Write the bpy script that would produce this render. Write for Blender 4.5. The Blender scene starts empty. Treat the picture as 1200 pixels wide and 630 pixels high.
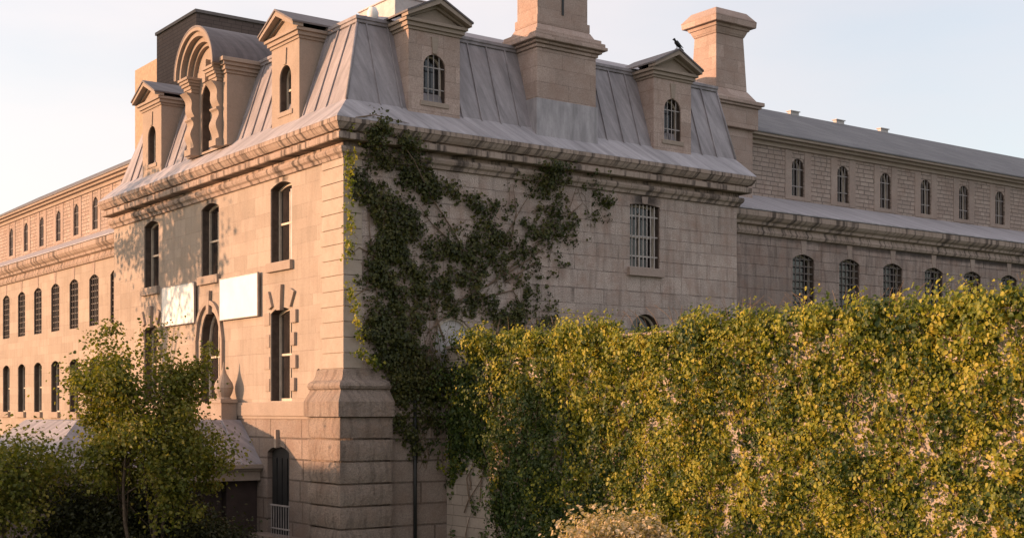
import bpy, bmesh, math, random
import numpy as np
from mathutils import Vector, Matrix
from mathutils.geometry import tessellate_polygon
R_ = math.radians
random.seed(7)
C = bpy.context.scene.collection
scene = bpy.context.scene

# ------------------------------------------------------------------ camera, sky, sun, exposure
# world frame: x runs along the shaded facade, y along the sunlit one, corner of the building at the origin
SUN_AZ, SUN_EL = 30.0, 6.0              # azimuth measured from -x towards +y
cam = bpy.data.cameras.new('camera'); cam_o = bpy.data.objects.new('camera', cam); C.objects.link(cam_o)
cam_o.location = (-20.097, -36.105, 5.0)
cam_o.rotation_euler = (R_(90), 0, R_(53.747 - 90))
cam.sensor_width = 36; cam.lens = 47.1; cam.shift_y = 165 / 1200
cam.clip_start = 0.5; cam.clip_end = 6000
scene.camera = cam_o

sx, sy, sz = -math.cos(R_(SUN_AZ)) * math.cos(R_(SUN_EL)), math.sin(R_(SUN_AZ)) * math.cos(R_(SUN_EL)), math.sin(R_(SUN_EL))
w = bpy.data.worlds.new('World'); scene.world = w; w.use_nodes = True
nt = w.node_tree; nt.nodes.clear()
sky = nt.nodes.new('ShaderNodeTexSky'); sky.sky_type = 'NISHITA'; sky.sun_disc = False
sky.sun_elevation = R_(SUN_EL + 3); sky.sun_rotation = math.atan2(sx, sy)
sky.air_density = 1.0; sky.dust_density = 1.5; sky.ozone_density = 1.0
bg = nt.nodes.new('ShaderNodeBackground'); bg.inputs[1].default_value = 0.15
wo = nt.nodes.new('ShaderNodeOutputWorld')
# thin high cloud over the sky, warmer towards the low sun
tc = nt.nodes.new('ShaderNodeTexCoord'); dot = nt.nodes.new('ShaderNodeVectorMath'); dot.operation = 'DOT_PRODUCT'
nt.links.new(tc.outputs['Generated'], dot.inputs[0]); dot.inputs[1].default_value = (sx, sy, sz)
mr = nt.nodes.new('ShaderNodeMapRange'); mr.inputs[1].default_value = -.35; mr.inputs[2].default_value = .55; nt.links.new(dot.outputs['Value'], mr.inputs[0])
veil = nt.nodes.new('ShaderNodeMix'); veil.data_type = 'RGBA'; nt.links.new(mr.outputs[0], veil.inputs[0])
veil.inputs[6].default_value = (2.60, 2.42, 2.50, 1); veil.inputs[7].default_value = (3.75, 3.25, 3.05, 1)
mp = nt.nodes.new('ShaderNodeMapping'); mp.inputs['Scale'].default_value = (1.5, 1.5, 5); nt.links.new(tc.outputs['Generated'], mp.inputs[0])
cn_ = nt.nodes.new('ShaderNodeTexNoise'); cn_.inputs['Scale'].default_value = 2.2; cn_.inputs['Detail'].default_value = 5; nt.links.new(mp.outputs[0], cn_.inputs['Vector'])
cf = nt.nodes.new('ShaderNodeMapRange'); cf.inputs[1].default_value = .3; cf.inputs[2].default_value = .7; cf.inputs[3].default_value = .54; cf.inputs[4].default_value = .84
nt.links.new(cn_.outputs[0], cf.inputs[0])
cl_ = nt.nodes.new('ShaderNodeMix'); cl_.data_type = 'RGBA'; nt.links.new(cf.outputs[0], cl_.inputs[0])
nt.links.new(sky.outputs[0], cl_.inputs[6]); nt.links.new(veil.outputs[2], cl_.inputs[7])
nt.links.new(cl_.outputs[2], bg.inputs[0]); nt.links.new(bg.outputs[0], wo.inputs[0])
sun = bpy.data.lights.new('sun', 'SUN'); sun.energy = 3.1; sun.angle = R_(0.55); sun.color = (1.0, 0.57, 0.33)
sun_o = bpy.data.objects.new('sun', sun); C.objects.link(sun_o)
sun_o.rotation_euler = Vector((sx, sy, sz)).to_track_quat('Z', 'Y').to_euler()
sun_o.location = (-60, 40, 30)
vs = scene.view_settings
vs.view_transform = 'Standard'; vs.look = 'None'; vs.exposure = 1.2; vs.gamma = 1.0; vs.use_curve_mapping = False

# ------------------------------------------------------------------ materials
def new_mat(name):
    m = bpy.data.materials.new(name); m.use_nodes = True
    n = m.node_tree; b = n.nodes['Principled BSDF']
    return m, n, b
def N(n, t, **kw):
    x = n.nodes.new(t)
    for k, v in kw.items(): setattr(x, k, v)
    return x
def L(n, a, b): n.links.new(a, b)
def math_(n, op, a, b=None, c=None):
    x = N(n, 'ShaderNodeMath', operation=op)
    for i, v in enumerate((a, b, c)):
        if v is None: continue
        if isinstance(v, (int, float)): x.inputs[i].default_value = v
        else: L(n, v, x.inputs[i])
    return x.outputs[0]
def mixc(n, fac, a, b, mode='MIX'):
    x = N(n, 'ShaderNodeMix', data_type='RGBA', blend_type=mode)
    if isinstance(fac, (int, float)): x.inputs[0].default_value = fac
    else: L(n, fac, x.inputs[0])
    for i, v in ((6, a), (7, b)):
        if isinstance(v, tuple): x.inputs[i].default_value = (*v, 1)
        else: L(n, v, x.inputs[i])
    return x.outputs[2]
def ramp(n, v, lo, hi, a=0.0, b=1.0):
    x = N(n, 'ShaderNodeMapRange'); x.inputs[1].default_value = lo; x.inputs[2].default_value = hi
    x.inputs[3].default_value = a; x.inputs[4].default_value = b; L(n, v, x.inputs[0]); return x.outputs[0]
def noise(n, vec, scale, detail=4, rough=.55, out=0):
    x = N(n, 'ShaderNodeTexNoise'); x.inputs['Scale'].default_value = scale
    x.inputs['Detail'].default_value = detail; x.inputs['Roughness'].default_value = rough
    if vec is not None: L(n, vec, x.inputs['Vector'])
    return x.outputs[out]
def uvw(n):
    """masonry coordinates: the run along the wall, and the height"""
    g = N(n, 'ShaderNodeNewGeometry'); s = N(n, 'ShaderNodeSeparateXYZ'); L(n, g.outputs['Position'], s.inputs[0])
    return g.outputs['Position'], math_(n, 'ADD', s.outputs[0], s.outputs[1]), s.outputs[2]
def comb(n, x, y, z=0.0):
    c = N(n, 'ShaderNodeCombineXYZ')
    for i, v in enumerate((x, y, z)):
        if isinstance(v, (int, float)): c.inputs[i].default_value = v
        else: L(n, v, c.inputs[i])
    return c.outputs[0]

def stone(name, ca, cb, row=0, soot=(), speck=.35, vary=0.0, uneven=False, fade=.0, bw=1.0, mortar=.012, cm=(.10, .08, .065), bump=.5, rough_face=.5, stain=.5, streak=0.0, zoff=0.0, joint_soft=.1, fine=14):
    m, n, b = new_mat(name)
    pos, u, z = uvw(n)
    big = noise(n, pos, .45, 5, .6); mid = noise(n, pos, 2.6, 5, .6); fin = noise(n, pos, fine, 4, .65)
    h = fin
    if row:
        zz = math_(n, 'ADD', z, zoff)
        if uneven: zz = math_(n, 'MULTIPLY_ADD', math_(n, 'SINE', math_(n, 'MULTIPLY', zz, 2.3)), .11, math_(n, 'MULTIPLY_ADD', math_(n, 'SINE', math_(n, 'MULTIPLY', zz, 5.1)), .045, zz))
        rid = math_(n, 'FLOOR', math_(n, 'DIVIDE', zz, row))
        wn = N(n, 'ShaderNodeTexWhiteNoise', noise_dimensions='1D'); L(n, rid, wn.inputs['W'])
        uu = math_(n, 'MULTIPLY_ADD', wn.outputs[0], bw * 3.0, u)
        # stretch the run a little so the blocks differ in length
        wob = noise(n, comb(n, math_(n, 'MULTIPLY', uu, .55 / bw), math_(n, 'MULTIPLY', rid, 7.3)), 1.0, 0)
        uu = math_(n, 'MULTIPLY_ADD', wob, bw * 1.6, uu)
        bt = N(n, 'ShaderNodeTexBrick'); bt.offset = .5; bt.squash = 1.0
        L(n, comb(n, uu, zz), bt.inputs['Vector'])
        bt.inputs['Scale'].default_value = 1; bt.inputs['Brick Width'].default_value = bw; bt.inputs['Row Height'].default_value = row
        bt.inputs['Mortar Size'].default_value = mortar; bt.inputs['Mortar Smooth'].default_value = joint_soft; bt.inputs['Bias'].default_value = 0
        bt.inputs['Color1'].default_value = (*ca, 1); bt.inputs['Color2'].default_value = (*cb, 1); bt.inputs['Mortar'].default_value = (*cm, 1)
        col = bt.outputs['Color']; mort = bt.outputs['Fac']
        if fade: col = mixc(n, math_(n, 'MULTIPLY', mort, ramp(n, noise(n, pos, 1.7, 3, .7), .42, .60, 0, fade)), col, tuple((p + q) / 2 for p, q in zip(ca, cb)))
        h = math_(n, 'MULTIPLY_ADD', mort, -1.6, math_(n, 'MULTIPLY', math_(n, 'ADD', fin, mid), rough_face))
    else:
        col = mixc(n, ramp(n, mid, .35, .65), ca, cb)
        h = math_(n, 'MULTIPLY', math_(n, 'ADD', fin, mid), rough_face)
    col = mixc(n, ramp(n, big, .42, .72, 0, stain), col, tuple(c * .55 for c in ca))
    col = mixc(n, ramp(n, fin, .3, .75, 0, speck), col, tuple(min(1, c * 1.25) for c in cb))
    if vary:
        g2 = noise(n, pos, 30, 3, .7); col = mixc(n, ramp(n, g2, .42, .62, 0, vary), col, tuple(c * .5 for c in ca))
        g3 = noise(n, pos, 1.3, 4, .65); col = mixc(n, ramp(n, g3, .45, .68, 0, vary), col, (ca[0] * .82, ca[1] * .70, ca[2] * .64))
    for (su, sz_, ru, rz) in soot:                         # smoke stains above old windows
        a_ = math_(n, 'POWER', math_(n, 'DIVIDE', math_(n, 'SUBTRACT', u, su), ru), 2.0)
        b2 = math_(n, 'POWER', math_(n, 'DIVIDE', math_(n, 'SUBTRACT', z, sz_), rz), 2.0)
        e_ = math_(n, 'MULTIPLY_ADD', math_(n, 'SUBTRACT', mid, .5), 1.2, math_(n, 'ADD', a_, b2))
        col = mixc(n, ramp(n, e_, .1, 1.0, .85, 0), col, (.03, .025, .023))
    if streak:
        st = noise(n, comb(n, math_(n, 'MULTIPLY', u, 4.2), math_(n, 'MULTIPLY', z, .5)), 1.0, 4, .62)
        col = mixc(n, ramp(n, st, .48, .62, 0, streak), col, (.045, .036, .032))
    L(n, col, b.inputs['Base Color']); b.inputs['Roughness'].default_value = .94; b.inputs['Specular IOR Level'].default_value = .2
    bp = N(n, 'ShaderNodeBump'); bp.inputs['Strength'].default_value = bump; bp.inputs['Distance'].default_value = .03
    L(n, h, bp.inputs['Height']); L(n, bp.outputs[0], b.inputs['Normal'])
    return m

def plain(name, col, rough=.6, metal=0.0, var=.2, scale=3.0, bump=0.0, spec=.4):
    m, n, b = new_mat(name)
    pos, u, z = uvw(n)
    f = noise(n, pos, scale, 5, .6)
    c = mixc(n, ramp(n, f, .3, .7), tuple(x * (1 - var) for x in col), tuple(min(1, x * (1 + var)) for x in col))
    L(n, c, b.inputs['Base Color']); b.inputs['Roughness'].default_value = rough; b.inputs['Metallic'].default_value = metal
    b.inputs['Specular IOR Level'].default_value = spec
    if bump:
        bp = N(n, 'ShaderNodeBump'); bp.inputs['Strength'].default_value = bump; bp.inputs['Distance'].default_value = .02
        L(n, noise(n, pos, scale * 6, 4), bp.inputs['Height']); L(n, bp.outputs[0], b.inputs['Normal'])
    return m

def zinc(name, col):
    m, n, b = new_mat(name)
    pos, u, z = uvw(n)
    st = noise(n, comb(n, math_(n, 'MULTIPLY', u, 3.0), math_(n, 'MULTIPLY', z, .6)), 1.0, 5, .65)
    sp = noise(n, pos, 9, 5, .7)
    c = mixc(n, ramp(n, st, .35, .7), tuple(x * .66 for x in col), tuple(x * 1.2 for x in col))
    c = mixc(n, ramp(n, sp, .5, .75, 0, .35), c, tuple(x * .6 for x in col))
    L(n, c, b.inputs['Base Color']); b.inputs['Roughness'].default_value = .6; b.inputs['Metallic'].default_value = 0; b.inputs['Specular IOR Level'].default_value = .35
    bp = N(n, 'ShaderNodeBump'); bp.inputs['Strength'].default_value = .5; bp.inputs['Distance'].default_value = .05
    L(n, noise(n, pos, 2.2, 4), bp.inputs['Height']); L(n, bp.outputs[0], b.inputs['Normal'])
    return m

def leaf_mat(name, cols, trans=.35, rough=.5, clump=.38, scale=1.1):
    m, n, b = new_mat(name)
    g = N(n, 'ShaderNodeNewGeometry')
    cr = N(n, 'ShaderNodeValToRGB'); e = cr.color_ramp.elements
    while len(e) < len(cols): e.new(.5)
    for i, (p, c) in enumerate(cols): e[i].position = p; e[i].color = (*c, 1)
    big = noise(n, g.outputs['Position'], scale, 3, .6)
    v = math_(n, 'ADD', math_(n, 'MULTIPLY', g.outputs['Random Per Island'], 1 - clump), ramp(n, big, .34, .66, 0, clump))
    L(n, v, cr.inputs[0])
    L(n, cr.outputs[0], b.inputs['Base Color']); b.inputs['Roughness'].default_value = rough; b.inputs['Specular IOR Level'].default_value = .35
    tr = N(n, 'ShaderNodeBsdfTranslucent'); L(n, mixc(n, 1.0, cr.outputs[0], (1.1, 1.15, .5), 'MULTIPLY'), tr.inputs[0])
    mx = N(n, 'ShaderNodeMixShader'); mx.inputs[0].default_value = trans
    L(n, b.outputs[0], mx.inputs[1]); L(n, tr.outputs[0], mx.inputs[2]); L(n, mx.outputs[0], n.nodes['Material Output'].inputs[0])
    return m

LIME_A, LIME_B = (.325, .27, .222), (.42, .35, .294)
M = {}
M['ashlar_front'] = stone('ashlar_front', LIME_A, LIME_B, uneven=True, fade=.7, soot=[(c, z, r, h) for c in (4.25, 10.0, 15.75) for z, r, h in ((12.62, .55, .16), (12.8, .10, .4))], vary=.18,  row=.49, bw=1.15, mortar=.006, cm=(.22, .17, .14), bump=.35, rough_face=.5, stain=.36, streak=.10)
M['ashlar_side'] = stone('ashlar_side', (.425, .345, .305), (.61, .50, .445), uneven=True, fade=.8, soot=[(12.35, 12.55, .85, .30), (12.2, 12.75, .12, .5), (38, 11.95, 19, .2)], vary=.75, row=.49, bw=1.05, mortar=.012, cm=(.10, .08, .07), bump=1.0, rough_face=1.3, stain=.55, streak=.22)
M['rustic'] = stone('rusticated_limestone', (.27, .215, .18), (.35, .28, .24), vary=.5, row=.68, bw=1.5, mortar=.03, cm=(.07, .055, .045), bump=.9, rough_face=1.0, stain=.5, zoff=.0)
M['rock'] = stone('rock_faced_limestone', (.275, .22, .185), (.36, .29, .245), vary=.55, bump=1.0, rough_face=1.6, stain=.6, streak=.35, fine=9)
M['trim'] = stone('limestone_trim', (.315, .255, .21), (.37, .30, .25), vary=.2, bump=.4, rough_face=.5, stain=.3)
M['cornice'] = stone('weathered_cornice_limestone', (.35, .275, .23), (.41, .325, .275), vary=.3, row=5, bw=1.25, mortar=.012, cm=(.08, .06, .05), bump=.4, rough_face=.5, stain=.35, streak=.8, zoff=.3)
M['quoin'] = stone('quoin_limestone', (.345, .285, .235), (.41, .34, .285), bump=.35, rough_face=.6, stain=.3)
M['chimney'] = stone('chimney_limestone', (.36, .275, .235), (.51, .395, .345), fade=.6, vary=.45, row=.52, bw=1.1, mortar=.008, cm=(.16, .13, .11), bump=.5, rough_face=.7, stain=.5)
M['rubble'] = stone('coursed_rubble', (.34, .27, .235), (.46, .37, .32), vary=.4, row=.19, bw=.42, mortar=.018, cm=(.12, .10, .085), bump=.9, rough_face=.9, stain=.4)
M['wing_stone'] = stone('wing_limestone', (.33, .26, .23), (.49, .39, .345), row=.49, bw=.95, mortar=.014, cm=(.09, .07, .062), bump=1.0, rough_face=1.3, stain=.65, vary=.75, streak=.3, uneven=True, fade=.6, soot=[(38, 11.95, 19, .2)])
M['jamb'] = stone('jamb_limestone', (.33, .26, .225), (.42, .335, .29), vary=.4, bump=.5, rough_face=.8, stain=.5)
M['wall_stone'] = stone('boundary_wall_limestone', (.34, .285, .24), (.42, .35, .295), row=.33, bw=.85, mortar=.014, cm=(.17, .14, .115), bump=.7, rough_face=.8, stain=.5)
M['zinc'] = zinc('standing_seam_zinc', (.31, .282, .295))
M['zinc_lite'] = zinc('skirt_zinc', (.385, .36, .38))
M['slate'] = stone('grey_roof_sheet', (.16, .155, .165), (.20, .195, .20), row=.35, bw=.6, mortar=.006, cm=(.09, .09, .095), bump=.3, rough_face=.3, stain=.3)
M['dark_sheet'] = zinc('dark_roof_sheet', (.15, .125, .125))
M['shade_lining'] = plain('painted_reveal_shade', (.085, .062, .05), .8, var=.35, scale=5)  # dark colour that stands for shade inside the window reveals
M['dark_bar'] = plain('rusted_bar', (.13, .11, .10), .7)
M['darkmetal'] = plain('dark_metal', (.045, .04, .04), .5)
M['iron'] = plain('black_iron', (.02, .02, .02), .5)
M['white_bar'] = plain('whitewashed_bar', (.40, .36, .34), .6)
M['grey_bar'] = plain('grey_bar', (.30, .27, .26), .6)
M['frame'] = plain('painted_sash', (.55, .47, .38), .5)
M['glass'] = plain('dark_glass', (.025, .022, .022), .12, var=.5, scale=1.2, spec=.6)
M['blind'] = plain('pale_panel', (.46, .43, .42), .6)
M['board'] = plain('white_board', (.80, .77, .73), .5, var=.07, scale=1.6)
M['brick_dark'] = stone('dark_brown_brick', (.115, .085, .077), (.13, .098, .088), row=.3, bw=.8, mortar=.02, cm=(.05, .04, .036), bump=.2, stain=.3)
M['brick_tan'] = plain('tan_brick', (.36, .26, .18), .8)
M['bark'] = plain('bark', (.09, .065, .045), .9, var=.4, scale=6, bump=.6)
M['stem'] = plain('dry_stem', (.16, .11, .075), .9, var=.4, scale=8)
M['ivy_wall'] = leaf_mat('creeper_leaves', [(0, (.024, .050, .010)), (.25, (.095, .125, .014)), (.5, (.235, .24, .025)), (.86, (.50, .40, .055)), (.97, (.46, .36, .08)), (1, (.46, .33, .14))], trans=.4, clump=.62, scale=2.0)
M['ivy_green'] = leaf_mat('green_creeper_leaves', [(0, (.016, .036, .010)), (.5, (.045, .075, .014)), (.85, (.11, .13, .022)), (1, (.22, .19, .03))], trans=.3)
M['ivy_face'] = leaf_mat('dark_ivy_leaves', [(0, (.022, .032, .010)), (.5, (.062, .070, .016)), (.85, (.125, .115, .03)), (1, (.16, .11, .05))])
M['tree_leaf'] = leaf_mat('tree_leaves', [(0, (.045, .068, .012)), (.5, (.15, .155, .022)), (1, (.34, .27, .06))], trans=.45)
M['shrub_leaf'] = leaf_mat('pale_shrub_leaves', [(0, (.13, .12, .04)), (.35, (.40, .32, .15)), (.75, (.66, .50, .33)), (1, (.75, .58, .46))])
M['hedge_leaf'] = leaf_mat('hedge_leaves', [(0, (.018, .025, .010)), (1, (.06, .06, .02))])
M['petal'] = plain('pale_petals', (.75, .55, .48), .6)
M['feather'] = plain('black_feathers', (.012, .012, .015), .45)
M['grass'] = plain('lawn', (.05, .07, .02), .95, var=.4, scale=2, bump=.6)
M['asphalt'] = plain('asphalt', (.05, .05, .052), .9, var=.25, scale=4, bump=.3)
M['darkroom'] = plain('unlit_interior', (.02, .017, .015), .9)

# ------------------------------------------------------------------ mesh helpers
class MB:
    def __init__(s): s.v = []; s.f = []
    def add(s, vs, fs):
        o = len(s.v); s.v += [tuple(map(float, p)) for p in vs]; s.f += [tuple(i + o for i in f) for f in fs]; return s
    def box(s, x0, x1, y0, y1, z0, z1):
        x0, x1 = sorted((x0, x1)); y0, y1 = sorted((y0, y1)); z0, z1 = sorted((z0, z1))
        return s.add([(x0, y0, z0), (x1, y0, z0), (x1, y1, z0), (x0, y1, z0), (x0, y0, z1), (x1, y0, z1), (x1, y1, z1), (x0, y1, z1)],
                     [(0, 3, 2, 1), (4, 5, 6, 7), (0, 1, 5, 4), (1, 2, 6, 5), (2, 3, 7, 6), (3, 0, 4, 7)])
    def hull8(s, p): return s.add(p, [(0, 3, 2, 1), (4, 5, 6, 7), (0, 1, 5, 4), (1, 2, 6, 5), (2, 3, 7, 6), (3, 0, 4, 7)])
    def prism(s, poly, fn, a0, a1):
        """extrude a 2-D outline between a0 and a1; fn(u, v, a) gives the 3-D point"""
        k = len(poly)
        vs = [fn(u, v, a0) for u, v in poly] + [fn(u, v, a1) for u, v in poly]
        tri = tessellate_polygon([[Vector((u, v, 0)) for u, v in poly]])
        fs = [(i, (i + 1) % k, k + (i + 1) % k, k + i) for i in range(k)]
        fs += [tuple(t) for t in tri] + [tuple(k + i for i in reversed(t)) for t in tri]
        return s.add(vs, fs)
    def tube(s, pts, rad, sides=6):
        pts = [Vector(p) for p in pts]; rings = []
        for i, p in enumerate(pts):
            t = (pts[min(i + 1, len(pts) - 1)] - pts[max(i - 1, 0)]).normalized()
            a = t.cross(Vector((0, 0, 1)) if abs(t.z) < .9 else Vector((1, 0, 0))).normalized(); b = t.cross(a)
            r = rad[i] if hasattr(rad, '__len__') else rad
            rings.append([p + (a * math.cos(2 * math.pi * k / sides) + b * math.sin(2 * math.pi * k / sides)) * r for k in range(sides)])
        vs = [q for r in rings for q in r]; fs = []
        for i in range(len(pts) - 1):
            for k in range(sides):
                k2 = (k + 1) % sides; fs.append((i * sides + k, i * sides + k2, (i + 1) * sides + k2, (i + 1) * sides + k))
        fs.append(tuple(range(sides))); fs.append(tuple((len(pts) - 1) * sides + k for k in range(sides)))
        return s.add(vs, fs)
    def lathe(s, prof, cx, cy, sides=14):
        vs = []; fs = []
        for r, z in prof: vs += [(cx + r * math.cos(2 * math.pi * k / sides), cy + r * math.sin(2 * math.pi * k / sides), z) for k in range(sides)]
        for i in range(len(prof) - 1):
            for k in range(sides):
                k2 = (k + 1) % sides; fs.append((i * sides + k, i * sides + k2, (i + 1) * sides + k2, (i + 1) * sides + k))
        fs.append(tuple(range(sides))); fs.append(tuple((len(prof) - 1) * sides + k for k in range(sides)))
        return s.add(vs, fs)
    def build(s, name, mat, parent=None, smooth=False, bevel=0, recalc=True):
        me = bpy.data.meshes.new(name)
        off = Vector((0, 0, 0))
        if parent is None:
            a = np.array(s.v); off = Vector(((a[:, 0].min() + a[:, 0].max()) / 2, (a[:, 1].min() + a[:, 1].max()) / 2, a[:, 2].min()))
        else:
            q = parent
            while q is not None: off += Vector(q.location); q = q.parent
        me.from_pydata([Vector(p) - off for p in s.v], [], s.f)
        if recalc:
            bm = bmesh.new(); bm.from_mesh(me); bmesh.ops.recalc_face_normals(bm, faces=bm.faces); bm.to_mesh(me); bm.free()
        me.materials.append(mat)
        if smooth: me.polygons.foreach_set('use_smooth', [True] * len(me.polygons))
        o = bpy.data.objects.new(name, me); C.objects.link(o)
        if parent is None: o.location = off
        else: o.parent = parent
        if bevel:
            md = o.modifiers.new('bevel', 'BEVEL'); md.width = bevel; md.segments = 2; md.limit_method = 'ANGLE'; md.angle_limit = R_(40)
        return o

def thing(name, label, cat, loc=(0, 0, 0), group=None):
    o = bpy.data.objects.new(name, None); C.objects.link(o); o.location = loc; o.empty_display_size = .5
    tag(o, label, cat, group); return o
def tag(o, label, cat, group=None, kind=None):
    if label: o['label'] = label
    if cat: o['category'] = cat
    if group: o['group'] = group
    if kind: o['kind'] = kind
    return o

# a facade frame: s runs along the wall, d goes into it (negative = proud of it), z up
def P(side, s, d, z): return (d, s, z) if side == 'L' else (s, d, z)
def fbox(mb, side, s0, s1, d0, d1, z0, z1):
    return mb.box(d0, d1, s0, s1, z0, z1) if side == 'L' else mb.box(s0, s1, d0, d1, z0, z1)

def arch_outline(s0, s1, z0, z1, kind, n=14):
    """opening outline, counter-clockwise; kind: 'flat', ('seg', rise), 'round'"""
    pts = [(s0, z0), (s1, z0)]
    if kind == 'flat': return pts + [(s1, z1), (s0, z1)]
    hw = (s1 - s0) / 2; c = (s0 + s1) / 2
    rise = hw if kind == 'round' else kind[1]
    if rise >= hw: rise = hw * .9999 if kind == 'round' else rise
    zs = z1 - rise
    if kind != 'round' and kind[0] == 'pt':          # slightly pointed
        for i in range(n + 1):
            t = i / n * 2 - 1
            pts.append((c - hw * t, zs + rise * (1 - abs(t) ** 2.3) ** .62 if abs(t) < 1 else zs))
        return pts
    r = (hw * hw + rise * rise) / (2 * rise); zc = z1 - r; a = math.asin(min(1, hw / r))
    for i in range(n + 1):
        t = a - 2 * a * i / n
        pts.append((c + r * math.sin(t), zc + r * math.cos(t)))
    return pts

def wall(side, d, outline, holes, depth):
    """a wall face with real openings and their reveals"""
    bm = bmesh.new(); edges = []
    for loop in [outline] + holes:
        vs = [bm.verts.new(P(side, s, d, z)) for s, z in loop]
        edges += [bm.edges.new((vs[i], vs[(i + 1) % len(vs)])) for i in range(len(vs))]
    bmesh.ops.triangle_fill(bm, use_beauty=True, use_dissolve=False, edges=edges)
    bm.verts.ensure_lookup_table(); bm.verts.index_update()
    mb = MB(); mb.add([v.co[:] for v in bm.verts], [[v.index for v in f.verts] for f in bm.faces]); bm.free()
    for loop in holes:
        k = len(loop)
        mb.add([P(side, s, d, z) for s, z in loop] + [P(side, s, d + depth, z) for s, z in loop],
               [(i, (i + 1) % k, k + (i + 1) % k, k + i) for i in range(k)])
    return mb

def ring_sweep(prof, path):
    """sweep a list of (offset, z) along a mitred path; path(offset) -> list of xy"""
    mb = MB(); rows = [[(x, y, z) for x, y in path(o)] for o, z in prof]; k = len(rows[0])
    mb.add([p for r in rows for p in r], [(i * k + j, i * k + j + 1, (i + 1) * k + j + 1, (i + 1) * k + j) for i in range(len(rows) - 1) for j in range(k - 1)])
    return mb

def window(parent, side, d, s0, s1, z0, z1, kind='flat', bars=None, sash=True, sill=True, shade_lining=True,  pane_mat=None, keystone=False, depth=.36, fr=.07, name='window', blind=False, sill_mat=None):
    """frame part with pane, bars, sill as its pieces"""
    out = arch_outline(s0, s1, z0, z1, kind)
    c = (s0 + s1) / 2; zc = (z0 + z1) / 2
    inn = [(c + (s - c) * (1 - 2 * fr / (s1 - s0)), zc + (z - zc) * (1 - 2 * fr / (z1 - z0))) for s, z in out]
    mb = MB(); k = len(out); dd = d + depth - .10
    for a, b in ((dd, dd + .08),):
        vs = [P(side, s, a, z) for s, z in out] + [P(side, s, a, z) for s, z in inn] + [P(side, s, b, z) for s, z in inn]
        mb.add(vs, [(i, (i + 1) % k, k + (i + 1) % k, k + i) for i in range(k)] + [(k + i, k + (i + 1) % k, 2 * k + (i + 1) % k, 2 * k + i) for i in range(k)])
    if sash:
        zm = z0 + (z1 - z0) * .5
        fbox(mb, side, s0 + fr, s1 - fr, dd + .012, dd + .06, zm - .035, zm + .035)
        fbox(mb, side, c - .022, c + .022, dd + .018, dd + .055, z0 + fr, zm - .036); fbox(mb, side, c - .022, c + .022, dd + .018, dd + .055, zm + .036, z1 - fr - (.2 if kind != 'flat' else 0))
    w_ = mb.build(name, M['frame'], parent)
    if shade_lining:  # dark shell round the opening, the reveal's shade put in as colour
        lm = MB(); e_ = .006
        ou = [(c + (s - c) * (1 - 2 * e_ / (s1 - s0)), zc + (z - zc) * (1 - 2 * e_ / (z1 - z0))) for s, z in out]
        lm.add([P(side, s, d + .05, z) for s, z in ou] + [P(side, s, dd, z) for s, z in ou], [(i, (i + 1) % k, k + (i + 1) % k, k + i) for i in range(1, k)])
        lm.build('reveal_shade', M['shade_lining'], w_)
    pm = MB(); pm.prism(inn, lambda u, v, a: P(side, u, a, v), dd + .065, dd + .079)
    pm.build('pane', pane_mat or M['glass'], w_)
    if blind:
        bl = MB(); fbox(bl, side, s0 + .28, c - .05, dd + .02, dd + .05, z0 + fr + .02, z1 - .2); bl.build('blind', M['blind'], w_)
    if bars:
        nv, nh, r, mat, dep = bars
        bb = MB()
        for i in range(nv):
            s = s0 + (s1 - s0) * (i + 1) / (nv + 1) if nv > 2 else s0 + (s1 - s0) * (i + .6) / (nv + .2)
            zt = z1 - .01
            if kind == 'round': zt = z1 - (s1 - s0) / 2 + math.sqrt(max(0, ((s1 - s0) / 2) ** 2 - (s - c) ** 2))
            bb.tube([P(side, s, d + dep, z0), P(side, s, d + dep, zt)], r)
        for i in range(nh):
            z = z0 + (z1 - z0) * (i + .6) / (nh + .2)
            fbox(bb, side, s0, s1, d + dep + r * .3, d + dep + r * 1.6, z - r, z + r)
        bb.build('bars', mat, w_)
    if sill:
        sm = MB(); fbox(sm, side, s0 - .12, s1 + .12, d - .14, d + depth - .12, z0 - .30, z0 + .004)
        sm.build('sill', sill_mat or M['trim'], w_, bevel=.015)
    return w_

def keystone(mb, side, d, c, z0, z1, w0=.16, w1=.24, proud=.06):
    mb.prism([(c - w0, z0), (c + w0, z0), (c + w1, z1), (c - w1, z1)], lambda u, v, a: P(side, u, a, v), d - proud, d + .05)

# ------------------------------------------------------------------ ground
g = MB(); n_ = 40
g.add([(-3000, -3000, 0), (3000, -3000, 0), (3000, 3000, 0), (-3000, 3000, 0)], [(0, 1, 2, 3)])
tag(g.build('ground', M['grass']), None, None, kind='structure')
p = MB(); p.add([(-18, -60, .004), (-9, -60, .004), (-9, 70, .004), (-18, 70, .004)], [(0, 1, 2, 3)])
tag(p.build('road', M['asphalt']), None, None, kind='structure')
p = MB(); p.box(-8.99, -7.2, -60, 70, -.05, .13); tag(p.build('pavement', M['trim']), None, None, kind='structure')

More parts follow.
